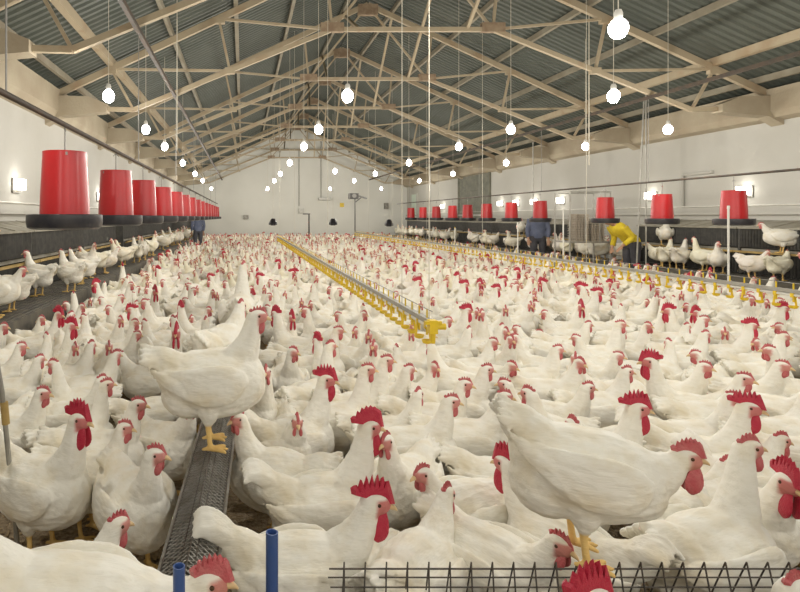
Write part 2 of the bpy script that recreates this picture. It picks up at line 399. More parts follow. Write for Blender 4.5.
# ------------------------------------------------------------------ feed troughs
def trough(name, L, label, dense, z=.42, tent=.045):
    """runs along local +y from 0 to L; tent shaped wire grill over a steel channel"""
    t = empty(name)
    m = MB(); w2 = .078; b = .05; z0 = z - tent - .085; z1 = z - tent; th = .004
    prof = [(-w2-.012, z1), (-w2, z1), (-b, z0), (b, z0), (w2, z1), (w2+.012, z1), (w2+.012, z1+th), (w2-.001, z1+th), (b-.003, z0+th), (-b+.003, z0+th), (-w2+.001, z1+th), (-w2-.012, z1+th)]
    m.prism(prof, 'y', 0, L).build('channel', M['galv'], t)
    ch = MB(); y = .03
    while y < L - .03:                                               # flat chain lying in the channel
        ch.box(-.022, .022, y-.012, y+.012, z0+.005, z0+.011); ch.box(-.008, .008, y+.012, y+.038, z0+.006, z0+.010); y += .05
    ch.build('feed_chain', M['galv'], t)
    MB().tube([(0,0,z),(0,L,z)], .0026, 5).build('ridge_wire', M['grill'], t)
    for s in (-1, 1):
        MB().tube([(s*w2,0,z1+.006),(s*w2,L,z1+.006)], .0035, 5).build('edge_wire', M['grill'], t)
        MB().tube([(s*w2*.27,0,z-tent*.27+.003),(s*w2*.27,L,z-tent*.27+.003)], .0022, 5).build('rail_wire', M['grill'], t)
    if dense:
        g = MB(); y = 0
        while y < L - .05:
            for s in (-1, 1):
                g.bar((0,y,z),(s*w2,y+.05,z1+.006),.0035,.0035); g.bar((0,y+.05,z),(s*w2,y,z1+.006),.0035,.0035)
            y += .022
        g.build('woven_cover', M['galv'], t)
    else:
        gm = MB()
        gm.tube([(0.0,.012,z+.018),(w2,-.012,z1+.004)], .0023, 5); gm.tube([(0,.012,z+.018),(-w2,.026,z1+.004)], .0023, 5)
        me = gm.mesh('grill_wire', M['grill']); y = .03
        while y < L:
            o = link('grill_wire', me, t); o.location.y = y; y += .059
    lg = MB(); y = .25
    while y < L:
        for s in (-1, 1):
            MB().bar((s*.06, y, z0+.01), (s*.10, y, 0), .02, .012).build('leg', M['galv'], t)
        y += 1.4
    tag(t, label, 'feed trough', 'feed troughs')
    return t
T1 = trough('feed_trough', 5.2, 'long galvanised feed trough with woven wire cover, running away left of centre', True)
T1.location = (-.165, 1.42, 0); T1.rotation_euler.z = -math.atan(.033)
def t1x(y): return -.165 + .033 * (y - 1.42)
T2 = trough('feed_trough', 1.95, 'feed trough with open wire grill along the bottom edge', False, .42, .15)
T2.location = (.24, 1.56, 0); T2.rotation_euler.z = -math.pi/2

T3 = trough('feed_trough', 1.3, 'feed trough below the bottom left edge, under the cut-off rooster', False, .39, .05)
T3.location = (-1.10, 1.08, 0); T3.rotation_euler.z = -math.pi/2
def post(px, py, D, label, r=.0158):
    p = at(px, py, D); t = empty('blue_post', (p.x, p.y, 0))
    MB().lathe([(r,.0),(r,p.z),(r*.8,p.z),(r*.8,p.z-.06),(.002,p.z-.065)], 16).build('tube', M['blue'], t, True)
    MB().lathe([(.045,0),(.045,.012),(.017,.016),(.017,0)], 16, close=True).build('foot', M['galv'], t, True)
    tag(t, label, 'post', 'blue tube posts')
post(272, 532, 1.42, 'short blue tube post beside the rooster with the tall comb')
post(179, 566, .97, 'blue tube post at the bottom edge, below the feed trough', .0105)
rod = MB().tube([at(-14, 300, 2.30), at(2, 392, 2.32), at(11, 480, 2.34)], .011, 8)
pb = at(11, 480, 2.34); rod.tube([pb, (pb.x + .03, pb.y, 0)], .011, 8)
t = empty('leaning_rod', (pb.x + .03, pb.y, 0)); o = rod.build('rod', M['alu'], t, True); o.location = (-t.location.x, -t.location.y, 0)
q = at(4, 402, 2.322); q2 = at(6, 424, 2.325)
o = MB().cyl(q, q2, .016, .016, 10).build('clamp', M['perch'], t, True); o.location = (-t.location.x, -t.location.y, 0)
tag(t, 'thin grey leaning rod at the left edge of the picture', 'rod')

# ------------------------------------------------------------------ right wall shutter, conduits, fittings at the far wall
t = empty('window_1', (XR, 21.3, 0)); tag(t, kind='structure')
MB().box(-.03, 0.0, -1.42, 1.42, .95, 3.02).build('shutter_panel', M['shutter'], t)
for s in (-1, 1): MB().box(-.06, 0, s*1.42-.05, s*1.42+.05, .9, 3.05).build('frame', M['shutter'], t)
for k in range(9): MB().bar((-.045, -1.4, 1.1+.22*k), (-.045, 1.4, 1.1+.22*k), .03, .05).build('slat', M['shutter'], t)
def conduit(pts, label, r=.016, mt='pvc'):
    o = MB().tube(pts, r, 8).build('conduit', M[mt]); tag(o, label, 'conduit')
X9 = XR - .03
conduit([(X9, 11.16, 1.62), (X9, 11.16, 2.24), (X9, 10.45, 2.24)], 'bent conduit on the right wall above the nest boxes', .03, 'plaster')
for k, (px, D, ztop) in enumerate(((430, 20.2, 3.3), (533, 14.9, 3.4), (646, 10.85, 3.8))):
    x = (px - VPX) / FPX * D; 
    conduit([(x, D, 0 if k == 0 else .45), (x, D, min(ztop, roof_z(x - XC)))], ['thin upright grey pipe left of the dark shutter', 'thin upright grey pipe right of the dark shutter', 'tall upright grey pipe beside the person in yellow'][k], .014, 'alu')
conduit([(7.50, 10.7, 0), (7.70, 10.75, 3.7)], 'slightly leaning thin pipe next to the tall grey pipe', .014, 'alu')
# far wall
YF = Y1 - .05
def fpt(px, py, D=YF): return at(px, py, D)
conduit([fpt(299,150), fpt(299,206)], 'thin vertical conduit on the far wall above the grey switch box', .016, 'galv')
conduit([fpt(321,140), fpt(321,199), fpt(330,199)], 'thin bent conduit on the far wall left of the dark heater', .016, 'galv')
def far_box(px, py, wpx, hpx, name, label, cat, mt, d=.16):
    p = fpt(px, py); s = YF / FPX; t = empty(name, (p.x, Y1, p.z))
    MB().box(-wpx*s/2, wpx*s/2, -d, 0, -hpx*s/2, hpx*s/2).build('body', M[mt], t)
    MB().box(-wpx*s/2*.8, wpx*s/2*.8, -d-.02, -d, -hpx*s/2*.8, hpx*s/2*.8).build('cover', M[mt], t)
    tag(t, label, cat)
far_box(301, 211, 5, 5, 'switch_box', 'small grey switch box on the far wall', 'box', 'alu')
far_box(386, 206, 4, 6, 'switch_box', 'small grey box on the far wall right of the dark heater', 'box', 'galv')
far_box(246, 217, 5, 4, 'switch_box', 'small grey box on the far wall left of the yellow drinker line', 'box', 'galv')
far_box(342, 205, 4, 4, 'wall_sign', 'small yellow square sign on the far wall', 'sign', 'yellow', .03)
far_box(324, 199, 12, 2.5, 'wall_shelf', 'narrow grey shelf on the far wall under a conduit', 'shelf', 'alu', .3)
p = at(410, 197, 29.4); t = empty('door_1', (XR, 28.6, 0)); tag(t, kind='structure')
MB().box(-.05, 0, -.45, .45, .8, 2.55).build('panel', M['greenish'], t)
for s in (-1, 1): MB().box(-.07, 0, s*.45-.04, s*.45+.04, .8, 2.6).build('frame', M['plaster'], t)
def bell(px, py, D, label):
    p = at(px, py, D); t = empty('bell_drinker', (p.x, p.y, p.z))
    MB().lathe([(.02,.16),(.07,.15),(.12,.08),(.17,-.02),(.19,-.10),(.17,-.12),(.10,-.06),(.02,-.04)], 20).build('bell', M['black'], t, True)
    MB().lathe([(.02,-.15),(.10,-.15),(.11,-.12),(.02,-.10)], 16).build('ballast', M['black'], t, True)
    MB().tube([(0,0,.15),(0,0,roof_z(p.x-XC)+.115-p.z)], .005, 5).build('cord', M['cord'], t)
    tag(t, label, 'drinker', 'black bell drinkers')
bell(273, 222, 24.0, 'black hanging bell drinker near the far end of the left yellow line')
bell(333, 222, 24.0, 'black hanging bell drinker left of the dark heater stand')
bell(389, 223, 24.0, 'black hanging bell drinker right of the dark heater stand')
p = at(355, 240, 26.0); t = empty('heater_stand', (p.x, p.y, 0)); hz = at(355, 196, 26.0).z
MB().cyl((0,0,.02),(0,0,hz-.1),.03,.025,8).build('stand', M['darkgrey'], t)
MB().box(-.25,.25,-.25,.25,0,.03).build('base', M['darkgrey'], t)
MB().box(-.28,.12,-.25,.2,hz-.14,hz+.12).build('housing', M['darkgrey'], t)
MB().cyl((-.08,-.26,hz),(-.08,-.24,hz),.10,.10,16).build('fan_guard', M['wire'], t)
MB().bar((.1,0,hz+.02),(.55,0,hz-.12),.10,.07).build('arm', M['darkgrey'], t)
MB().bar((0,0,hz-.3),(.3,0,hz-.06),.04,.04).build('brace', M['darkgrey'], t)
tag(t, 'dark fan heater on a stand before the far wall', 'heater')
p = at(309, 236, 27.0); t = empty('stand_pipe', (p.x, p.y, 0)); zt = at(309, 214, 27.0).z
MB().cyl((0,0,0),(0,0,zt),.04,.04,8).build('pipe', M['darkgrey'], t); MB().bar((-.3,0,zt),(.05,0,zt),.06,.06).build('outlet', M['darkgrey'], t)
tag(t, 'dark bent stand pipe before the far wall', 'pipe')
# white hanging rope left of the drinker end etc.
def rope(px, D, py, label, mt='cord', r=.006):
    p = at(px, py, D); o = MB().tube([p, (p.x, p.y, roof_z(p.x-XC)+.115)], r, 6).build('hanging_rope', M[mt]); tag(o, label, 'rope', 'hanging ropes')
rope(177, 7.0, 150, 'thin pale rope hanging from the roof by the left bulbs')
rope(589, 9.6, 165, 'short pale rope hanging from the roof at the right wall', r=.008)

# ------------------------------------------------------------------ egg trolley in the gap between the right nest banks
tx, ty = at(590, 0, 11.9).x - .17, 11.9
t = empty('egg_trolley', (tx, ty, 0))
for sx in (-.42, .42):
    for sy in (-.28, .28):
        MB().cyl((sx, sy, .12), (sx, sy, 1.93), .017, .017, 8).build('upright', M['alu'], t)
        w_ = MB().lathe([(.012,-.02),(.06,-.02),(.06,.02),(.012,.02)], 14); w_.v = [(sx + a, sy + c, .06 + b) for a, b, c in w_.v]
        w_.build('wheel', M['rubber'], t)
for z in (.30, .86): MB().box(-.44,.44,-.30,.30,z,z+.03).build('shelf', M['alu'], t)
for sy in (-.28, .28): MB().bar((-.43,sy,1.92),(.43,sy,1.92),.03,.03).build('top_rail', M['alu'], t)
for sx in (-.42, .42): MB().bar((sx,-.28,1.92),(sx,.28,1.92),.03,.03).build('top_rail', M['alu'], t)
for sx in (-.1, .2): MB().cyl((sx, -.28, .88), (sx, -.28, 1.92), .011, .011, 6).build('guard_bar', M['alu'], t)
tag(t, 'grey tubular egg trolley beside the person in yellow', 'trolley')
em = MB(); em.box(-.15,.15,-.15,.15,0,.012)
for i in range(5):
    for j in range(5):
        em.lathe([(.026,.012),(.022,.045),(.014,.05)], 6, c=(-.116+.058*i, -.116+.058*j, 0))
me = em.mesh('egg_tray', M['tray'])
for s_, (ox, n_) in enumerate(((-.12, 11), (.21, 8))):
    for k in range(n_):
        o = link('egg_tray', me); o.location = (tx + ox + random.uniform(-.008, .008), ty - .08, .892 + k * .052); o.rotation_euler.z = random.uniform(-.05, .05)
        tag(o, 'brown pulp egg tray, %s from the top of the %s stack on the trolley' % (ORD[n_-1-k], ('taller', 'shorter')[s_]), 'egg tray', 'egg trays on the trolley')

# ------------------------------------------------------------------ organic modelling: lofted tubes fused by a voxel remesh
def loft(path, seg=14, sub=4, side=(0, 1, 0)):
    """path rows x, y, z, ra (along side), rb -> verts, faces of a closed tube"""
    P = np.array([(*p, p[3]) if len(p) == 4 else p for p in path], float)
    n = len(P); rows = []
    for i in range(n - 1):
        p0 = P[max(i-1, 0)]; p1 = P[i]; p2 = P[i+1]; p3 = P[min(i+2, n-1)]
        for k in range(sub):
            u = k / sub
            rows.append(.5*((2*p1)+(-p0+p2)*u+(2*p0-5*p1+4*p2-p3)*u*u+(-p0+3*p1-3*p2+p3)*u**3))
    rows.append(P[-1]); Q = np.array(rows); Q[:, 3:] = np.maximum(Q[:, 3:], .002)
    T = np.gradient(Q[:, :3], axis=0); T /= np.linalg.norm(T, axis=1)[:, None] + 1e-9
    sd = np.array(side, float); vs = []; m = len(Q)
    A = 2*np.pi*np.arange(seg)/seg
    for i in range(m):
        s = sd - T[i]*np.dot(sd, T[i]); s /= np.linalg.norm(s) + 1e-9; q = np.cross(T[i], s)
        for a in A: vs.append(Q[i, :3] + s*math.cos(a)*Q[i, 3] + q*math.sin(a)*Q[i, 4])
    fs = [(i*seg+j, i*seg+(j+1) % seg, (i+1)*seg+(j+1) % seg, (i+1)*seg+j) for i in range(m-1) for j in range(seg)]
    fs += [tuple(reversed(range(seg))), tuple(range((m-1)*seg, m*seg))]
    return vs, fs

def ball(c, r, n=14, rot=None):
    vs = []; fs = []; k = n // 2 + 1
    for i in range(k + 1):
        a = math.pi * i / k
        for j in range(n):
            b = 2*math.pi*j/n; p = Vector((r[0]*math.sin(a)*math.cos(b), r[1]*math.sin(a)*math.sin(b), r[2]*math.cos(a)))
            if rot is not None: p = rot @ p
            vs.append((c[0]+p.x, c[1]+p.y, c[2]+p.z))
    for i in range(k):
        for j in range(n): fs.append((i*n+j, i*n+(j+1) % n, (i+1)*n+(j+1) % n, (i+1)*n+j))
    return vs, fs

def fuse(m, voxel, smooth_it=3, ratio=1.0, name='body'):
    """union of all closed shells in MB m, as a new mesh"""
    bm_ = bmesh.new(); me = bpy.data.meshes.new('tmp'); me.from_pydata(m.v, [], m.f); bm_.from_mesh(me)
    bmesh.ops.remove_doubles(bm_, verts=bm_.verts, dist=1e-6); bmesh.ops.recalc_face_normals(bm_, faces=bm_.faces); bm_.to_mesh(me); bm_.free()
    o = bpy.data.objects.new('tmp', me); col.objects.link(o)
    rm = o.modifiers.new('r', 'REMESH'); rm.mode = 'VOXEL'; rm.voxel_size = voxel; rm.use_smooth_shade = True
    if smooth_it: sm = o.modifiers.new('s', 'SMOOTH'); sm.factor = .5; sm.iterations = smooth_it
    if ratio < 1: d = o.modifiers.new('d', 'DECIMATE'); d.ratio = ratio
    bpy.context.view_layer.update(); dg = bpy.context.evaluated_depsgraph_get()
    out = bpy.data.meshes.new_from_object(o.evaluated_get(dg), preserve_all_data_layers=True, depsgraph=dg); out.name = name
    bpy.data.objects.remove(o); bpy.data.meshes.remove(me)
    out.materials.clear()
    return out

def decimate(me, ratio, name):
    o = bpy.data.objects.new('tmp', me); col.objects.link(o)
    d = o.modifiers.new('d', 'DECIMATE'); d.ratio = ratio
    bpy.context.view_layer.update(); dg = bpy.context.evaluated_depsgraph_get()
    out = bpy.data.meshes.new_from_object(o.evaluated_get(dg), depsgraph=dg); out.name = name
    bpy.data.objects.remove(o); out.materials.clear()
    return out

def coords(me):
    a = np.empty(len(me.vertices)*3, np.float32); me.vertices.foreach_get('co', a); return a.reshape(-1, 3)
def set_col(me, c):
    at_ = me.color_attributes.new('Col', 'FLOAT_COLOR', 'POINT')
    rgba = np.ones((len(c), 4), np.float32); rgba[:, :3] = c; at_.data.foreach_set('color', rgba.ravel())
def smooth(me): me.polygons.foreach_set('use_smooth', [True]*len(me.polygons)); me.update()

# feather material: colour of each zone (plumage, face skin, shank) comes from the vertex attribute, dirt from noise
def feather_mat():
    m = bpy.data.materials.new('white_plumage'); m.use_nodes = True; nt = m.node_tree; b = nt.nodes['Principled BSDF']
    b.inputs['Roughness'].default_value = .75
    ca = nt.nodes.new('ShaderNodeVertexColor'); ca.layer_name = 'Col'
    tc = nt.nodes.new('ShaderNodeTexCoord'); oi = nt.nodes.new('ShaderNodeObjectInfo')
    n = nt.nodes.new('ShaderNodeTexNoise'); n.inputs['Scale'].default_value = 9; n.inputs['Detail'].default_value = 4
    nt.links.new(tc.outputs['Object'], n.inputs['Vector'])
    r = nt.nodes.new('ShaderNodeMapRange'); r.inputs['From Min'].default_value = .46; r.inputs['From Max'].default_value = .78; r.inputs['To Max'].default_value = .75
    nt.links.new(n.outputs['Fac'], r.inputs['Value'])
    x = nt.nodes.new('ShaderNodeMix'); x.data_type = 'RGBA'; x.blend_type = 'MULTIPLY'
    x.inputs['B'].default_value = (.84, .74, .55, 1)
    nt.links.new(r.outputs[0], x.inputs['Factor']); nt.links.new(ca.outputs['Color'], x.inputs['A'])
    nt.links.new(x.outputs['Result'], b.inputs['Base Color'])
    mp = nt.nodes.new('ShaderNodeMapping'); mp.inputs['Scale'].default_value = (24, 46, 46); nt.links.new(tc.outputs['Object'], mp.inputs['Vector'])
    vo = nt.nodes.new('ShaderNodeTexVoronoi'); vo.inputs['Scale'].default_value = 1.0; nt.links.new(mp.outputs[0], vo.inputs['Vector'])
    mp2 = nt.nodes.new('ShaderNodeMapping'); mp2.inputs['Scale'].default_value = (30, 190, 190); nt.links.new(tc.outputs['Object'], mp2.inputs['Vector'])
    n2 = nt.nodes.new('ShaderNodeTexNoise'); n2.inputs['Scale'].default_value = 1.0; nt.links.new(mp2.outputs[0], n2.inputs['Vector'])
    ad = nt.nodes.new('ShaderNodeMath'); ad.operation = 'MULTIPLY_ADD'; ad.inputs[1].default_value = .6
    nt.links.new(n2.outputs['Fac'], ad.inputs[0]); nt.links.new(vo.outputs['Distance'], ad.inputs[2])
    bp = nt.nodes.new('ShaderNodeBump'); bp.inputs['Strength'].default_value = .45; bp.inputs['Distance'].default_value = .006
    nt.links.new(ad.outputs[0], bp.inputs['Height']); nt.links.new(bp.outputs[0], b.inputs['Normal'])
    b.inputs['Subsurface Weight'].default_value = 0.0
    return m
M['feather'] = feather_mat()
M['comb_hen'] = mat('pink_red_comb', (.50,.085,.095), .5, 0, 60, (.56,.19,.18), .6, .3, 200)
M['comb_cock'] = mat('deep_red_comb', (.47,.012,.045), .45, 0, 60, (.56,.05,.075), .5, .3, 200)
M['beak'] = mat('horn_beak', (.74,.55,.30), .45, 0, 60, (.6,.40,.20), .5)
M['eye'] = mat('orange_black_eye', (.05,.03,.02), .15, 0, 60, (.25,.10,.03), .3)

WHITE = np.array((.86, .835, .75)); FACE = np.array((.60, .25, .22)); SHANK = np.array((.80, .55, .20))

def head_parts(H, fwd, cock, size, soft=.55, ck=1.0):
    """comb, wattles, beak, eyes; H head centre, fwd heading on the ground plane + pitch"""
    f = Vector(fwd).normalized(); l = Vector((0, 0, 1)).cross(f).normalized(); u = f.cross(l)
    def W(x, y, z): p = Vector(H) + (f*x + l*y + u*z) * size; return (p.x, p.y, p.z)
    out = {}
    # comb: serrated blade
    if cock: Lc, Hc, n, th, zb, x0 = .098, .056, 7, .011, .014, .044
    else:    Lc, Hc, n, th, zb, x0 = .058, .028, 5, .008, .016, .036
    Lc *= ck; Hc *= ck; top = []
    for i in range(n):
        a = i / n; e = math.sin(math.pi * min(1, .18 + .80*(i+.5)/n)) ** .7
        top.append((x0 - Lc*a, zb + Hc*e*soft)); top.append((x0 - Lc*(a + .62/n), zb + Hc*(e*.98 + .06)))
    top.append((x0 - Lc*1.02, zb + Hc*.30))
    base = [(x0 - Lc*.98, zb + .002), (x0 - Lc*.5, zb - .004), (x0 - .004, zb - .010), (x0 + .012, zb - .010)]
    out_l = base[::-1][0:1] + top + base[:3]
    nL = len(out_l); cx = sum(p[0] for p in out_l)/nL; cz = zb + Hc*.25
    m = MB(); ring = [W(x, 0, z) for x, z in out_l]
    def inn(s): return [W(cx + (x-cx)*.80, s*th*(1 - .5*(z-zb)/Hc if z > zb else 1), cz + (z-cz)*.82) for x, z in out_l]
    A, B = inn(1), inn(-1)
    m.add(ring + A + B, [(i, (i+1) % nL, nL+(i+1) % nL, nL+i) for i in range(nL)] + [((i+1) % nL, i, 2*nL+i, 2*nL+(i+1) % nL) for i in range(nL)] + [tuple(range(nL, 2*nL)), tuple(reversed(range(2*nL, 3*nL)))])
    out['comb'] = m
    k = 1.0 if cock else .55
    for nm, s in (('wattle_l', 1), ('wattle_r', -1)):
        v, q = loft([(.028, s*.008, -.012, .004, .006), (.026, s*.012, -.020-.012*k, .006, .013*k+.003), (.022, s*.014, -.022-.034*k, .008, .019*k+.003), (.020, s*.014, -.022-.054*k, .007, .014*k+.002), (.020, s*.013, -.022-.064*k, .002, .004)], 10, 2)
        m = MB(); m.add([W(*p) for p in v], q); out[nm] = m
    m = MB(); v, q = loft([(.022, 0, .002, .014, .013), (.040, 0, -.001, .010, .009), (.055, 0, -.006, .005, .005), (.062, 0, -.011, .0015, .0015)], 10, 3); m.add([W(*p) for p in v], q)
    out['beak'] = m
    for nm, s in (('eye_l', 1), ('eye_r', -1)):
        v, q = ball((.013, s*.0225, .006), (.0046, .0035, .0046), 10); m = MB(); m.add([W(*p) for p in v], q); out[nm] = m
    return out

def make_bird(key, cock=False, neck='up', turn=0.0, legs=True, lean=0.0, soft=.55, big=False):
    m = MB(); S = 1.0
    dz = -.022 if legs else -.165
    def lo(path, **k): v, f = loft([(p[0], p[1], p[2] + dz*min(1, max(0, (p[2]-.02)/.12)), *p[3:]) for p in path], **k); m.add(v, f)
    bulk = 1.04 if cock else 1.0
    lo([(-.215,0,.335,.014,.016), (-.18,0,.322,.056,.066), (-.11,0,.292,.102*bulk,.112), (-.03,0,.272,.124*bulk,.132), (.05,0,.274,.122*bulk,.136), (.120,0,.292,.103*bulk,.122), (.172,0,.318,.072,.088), (.202,0,.332,.022,.030)])
    v, f = ball((-.085, 0, .222+dz), (.115, .095, .085)); m.add(v, f)
    v, f = ball((.095, 0, .248+dz), (.092, .095, .092)); m.add(v, f)
    # neck and head
    ct, st = math.cos(turn), math.sin(turn)
    if neck == 'up':
        N = [(.075,0,.315,.082,.085), (.120,0,.375,.064,.068), (.146,0,.432,.047,.050), (.157,0,.480,.036,.038), (.162,0,.512,.030,.031)]; hx, hz, hp = .166, .528, -.05
    elif neck == 'tall':
        N = [(.075,0,.315,.080,.085), (.110,0,.385,.060,.064), (.128,0,.455,.045,.047), (.136,0,.520,.035,.036), (.142,0,.560,.030,.030)]; hx, hz, hp = .146, .577, .05
    elif neck == 'mid':
        N = [(.08,0,.30,.085,.085), (.135,0,.345,.066,.068), (.175,0,.388,.050,.050), (.198,0,.425,.037,.038), (.208,0,.450,.030,.031)]; hx, hz, hp = .214, .464, -.10
    elif neck == 'lean':
        N = [(.09,0,.295,.094,.096), (.140,0,.314,.080,.084), (.178,0,.338,.062,.065), (.202,0,.362,.046,.048), (.213,0,.384,.034,.035)]; hx, hz, hp = .222, .398, -.04
    else:
        N = [(.09,0,.29,.082,.085), (.160,0,.275,.062,.064), (.215,0,.235,.046,.047), (.250,0,.190,.036,.036), (.268,0,.150,.029,.030)]; hx, hz, hp = .280, .132, -.75
    if cock:
        up = {'up': .045, 'tall': .05, 'mid': .04, 'lean': .015}.get(neck, 0)
        N = [(a, b, c + up*i/4, d*1.08, e*1.08) for i, (a, b, c, d, e) in enumerate(N)]; hz += up
    lo(N)
    H = (hx + .006*ct, .006*st, hz + dz); fwd = (ct, st, hp); hs = 1.22 if cock else 1.10
    rot = Vector(fwd).to_track_quat('X', 'Z').to_matrix()
    v, f = ball((H[0] + .010*ct*hs, H[1] + .010*st*hs, H[2]), (.037*hs, .0245*hs, .028*hs), 16, rot); m.add(v, f)
    v, f = ball((H[0] - .004*ct, H[1] - .004*st, H[2] - .008), (.030*hs, .026*hs, .030*hs), 16, rot); m.add(v, f)
    # tail
    if cock:
        for k in range(-3, 4):
            a = k * .16; y = math.sin(a) * .09; hgt = .16 - abs(k)*.028
            lo([(-.14, y*.3, .335, .020,.028), (-.200, y*.6, .375+hgt*.18, .013,.030), (-.250, y*.9, .395+hgt*.36, .010,.026), (-.288, y*1.1, .395+hgt*.46, .008,.018), (-.312, y*1.2, .385+hgt*.40, .005,.008)], seg=8)
        lo([(-.12,0,.325,.072,.07), (-.18,0,.360,.054,.062), (-.23,0,.392,.030,.050), (-.265,0,.415,.009,.016)])
    else:
        lo([(-.13,0,.325,.076,.068), (-.18,0,.350,.060,.062), (-.220,0,.375,.038,.052), (-.248,0,.394,.014,.030)])
        for k in range(-3, 4):
            y = k * .0125
            lo([(-.16, y*.8, .345, .012,.025), (-.220, y*1.2, .388-abs(k)*.009, .009,.022), (-.262, y*1.5, .416-abs(k)*.016, .007,.016), (-.280, y*1.5, .427-abs(k)*.016, .003,.005)], seg=8)
    # wings
    for s in (-1, 1):
        lo([(.130, s*.100, .320,.010,.020), (.088, s*.118*bulk, .306,.020,.062), (.015, s*.126*bulk, .293,.023,.080), (-.06, s*.121, .294,.021,.070), (-.125, s*.100, .305,.015,.046), (-.178, s*.074, .320,.010,.022), (-.205, s*.060,.328,.004,.006)])
        for k in range(4):                                           # flight feathers, stepped
            lo([(.02-.03*k, s*(.138-.004*k), .250+.012*k, .007,.016), (-.08-.02*k, s*(.128-.006*k), .257+.013*k, .008,.018), (-.165-.012*k, s*(.096-.006*k), .286+.014*k, .006,.013), (-.210-.012*k, s*(.074-.006*k), .302+.013*k, .003,.004)], seg=8)
        if legs:
            lo([(-.02, s*.062, .255,.055,.066), (-.012, s*.064, .195,.046,.054), (-.012, s*.060, .148,.028,.031), (-.016, s*.058, .120,.014,.015)])
            lo([(-.016, s*.058, .140,.0125,.0125), (-.012, s*.058, .08,.0105,.0105), (-.004, s*.058, .012,.0115,.0115)], seg=10, sub=3)
            for ty in (-.034, 0, .034):
                lo([(-.006, s*.058, .012,.010,.010), (.030, s*.058+ty*.55, .013,.0085,.009), (.064 - abs(ty)*.25, s*.058+ty, .008,.006,.007)], seg=8, sub=2)
            lo([(-.004, s*.058, .012,.009,.009), (-.040, s*.055, .010,.006,.007)], seg=8, sub=2)
        elif not legs:
            v, f = ball((-.01, s*.07, .24+dz), (.10, .055, .075)); m.add(v, f)
    if lean:                                                         # pitch everything above the hips
        c_, s_ = math.cos(lean), math.sin(lean); hzp = .19
        def rt(p):
            if p[2] < hzp - .06: return p
            k = min(1, (p[2] - hzp + .06) / .08); x, z = p[0], p[2] - .23
            return (p[0] + k*(x*c_ + z*s_ - x), p[1], p[2] + k*(-x*s_ + z*c_ - z))
        m.v = [rt(p) for p in m.v]; H = rt(H); fwd = (fwd[0], fwd[1], fwd[2])
    hi = fuse(m, .0058, 2)
    co = coords(hi).astype(float)
    # soft plumage relief, stretched along the body
    isleg = (co[:, 2] < .104) & legs
    nrm = np.empty(len(hi.vertices)*3, np.float32); hi.vertices.foreach_get('normal', nrm); nrm = nrm.reshape(-1, 3)
    d = np.array([noise.noise((p[0]*22, p[1]*48, p[2]*48)) + .6*noise.noise((p[0]*55, p[1]*90, p[2]*90)) for p in co])
    hd = np.linalg.norm(co - np.array(H), axis=1)
    amp = np.where(isleg, 0, .0024) * np.clip((hd - .03)/.06, 0, 1)
    co2 = co + nrm * (d * amp)[:, None]
    hi.vertices.foreach_set('co', co2.astype(np.float32).ravel()); hi.update()
    f3 = np.array(Vector(fwd).normalized())
    lat = np.array(Vector((0, 0, 1)).cross(Vector(fwd)).normalized())
    def paint(me):
        c = coords(me).astype(float); cl = np.tile(WHITE, (len(c), 1))
        rel = c - np.array(H); fx = rel @ f3; up = rel[:, 2]
        face = (np.clip((fx - .004) / .012, 0, 1) * np.clip((.017*hs - up) / .006, 0, 1) * np.clip((up + .032*hs) / .006, 0, 1))
        face *= (np.linalg.norm(rel, axis=1) < .06*hs)
        cl = cl*(1-face[:, None]) + (FACE if not cock else FACE*np.array((.98,.8,.85)))*face[:, None]
        if legs:
            lg = np.clip((.110 - c[:, 2])/.012, 0, 1); lg *= (np.abs(np.abs(c[:, 1]) - .058) < .06); lg *= (c[:, 0] < .09)
            if neck == 'down': lg *= (np.linalg.norm(rel, axis=1) > .06)
            cl = cl*(1-lg[:, None]) + SHANK*lg[:, None]
        set_col(me, cl); me.materials.append(M['feather']); smooth(me)
    l1 = decimate(hi, .20, 'body'); l2 = decimate(hi, .026, 'body')
    for me in (hi, l1, l2): paint(me)
    hp_ = head_parts(H, fwd, cock or big, hs, soft, .72 if big else 1.0)
    cm = M['comb_cock'] if cock else M['comb_hen']
    parts = {}
    for nm, mm in hp_.items():
        parts[nm] = mm.mesh(nm.split('_')[0], cm if nm[:2] in ('co', 'wa') else M[nm.split('_')[0]], nm != 'comb')
    # one low mesh with everything, for the far flock
    cl2 = np.empty(len(l2.vertices)*4, np.float32); l2.color_attributes['Col'].data.foreach_get('color', cl2); cl2 = cl2.reshape(-1, 4)[:, :3]
    V = [coords(l2)]; C = [cl2]; l2.calc_loop_triangles()
    tri = np.empty(len(l2.loop_triangles)*3, np.int32); l2.loop_triangles.foreach_get('vertices', tri); F = [tri.reshape(-1, 3)]; n = len(V[0])
    for nm in ('comb', 'wattle_l', 'beak'):
        me = parts[nm]; me.calc_loop_triangles(); t_ = np.empty(len(me.loop_triangles)*3, np.int32); me.loop_triangles.foreach_get('vertices', t_)
        vv = coords(me); V.append(vv); F.append(t_.reshape(-1, 3) + n); n += len(vv)
        cc = (.74,.55,.30) if nm == 'beak' else (.45,.02,.04) if cock else (.46,.14,.125)
        C.append(np.tile(np.array(cc, np.float32), (len(vv), 1)))
    return dict(key=key, cock=cock, H=H, hi=hi, lo=l1, parts=parts, low=(np.vstack(V), np.vstack(F), np.vstack(C)), legs=legs)

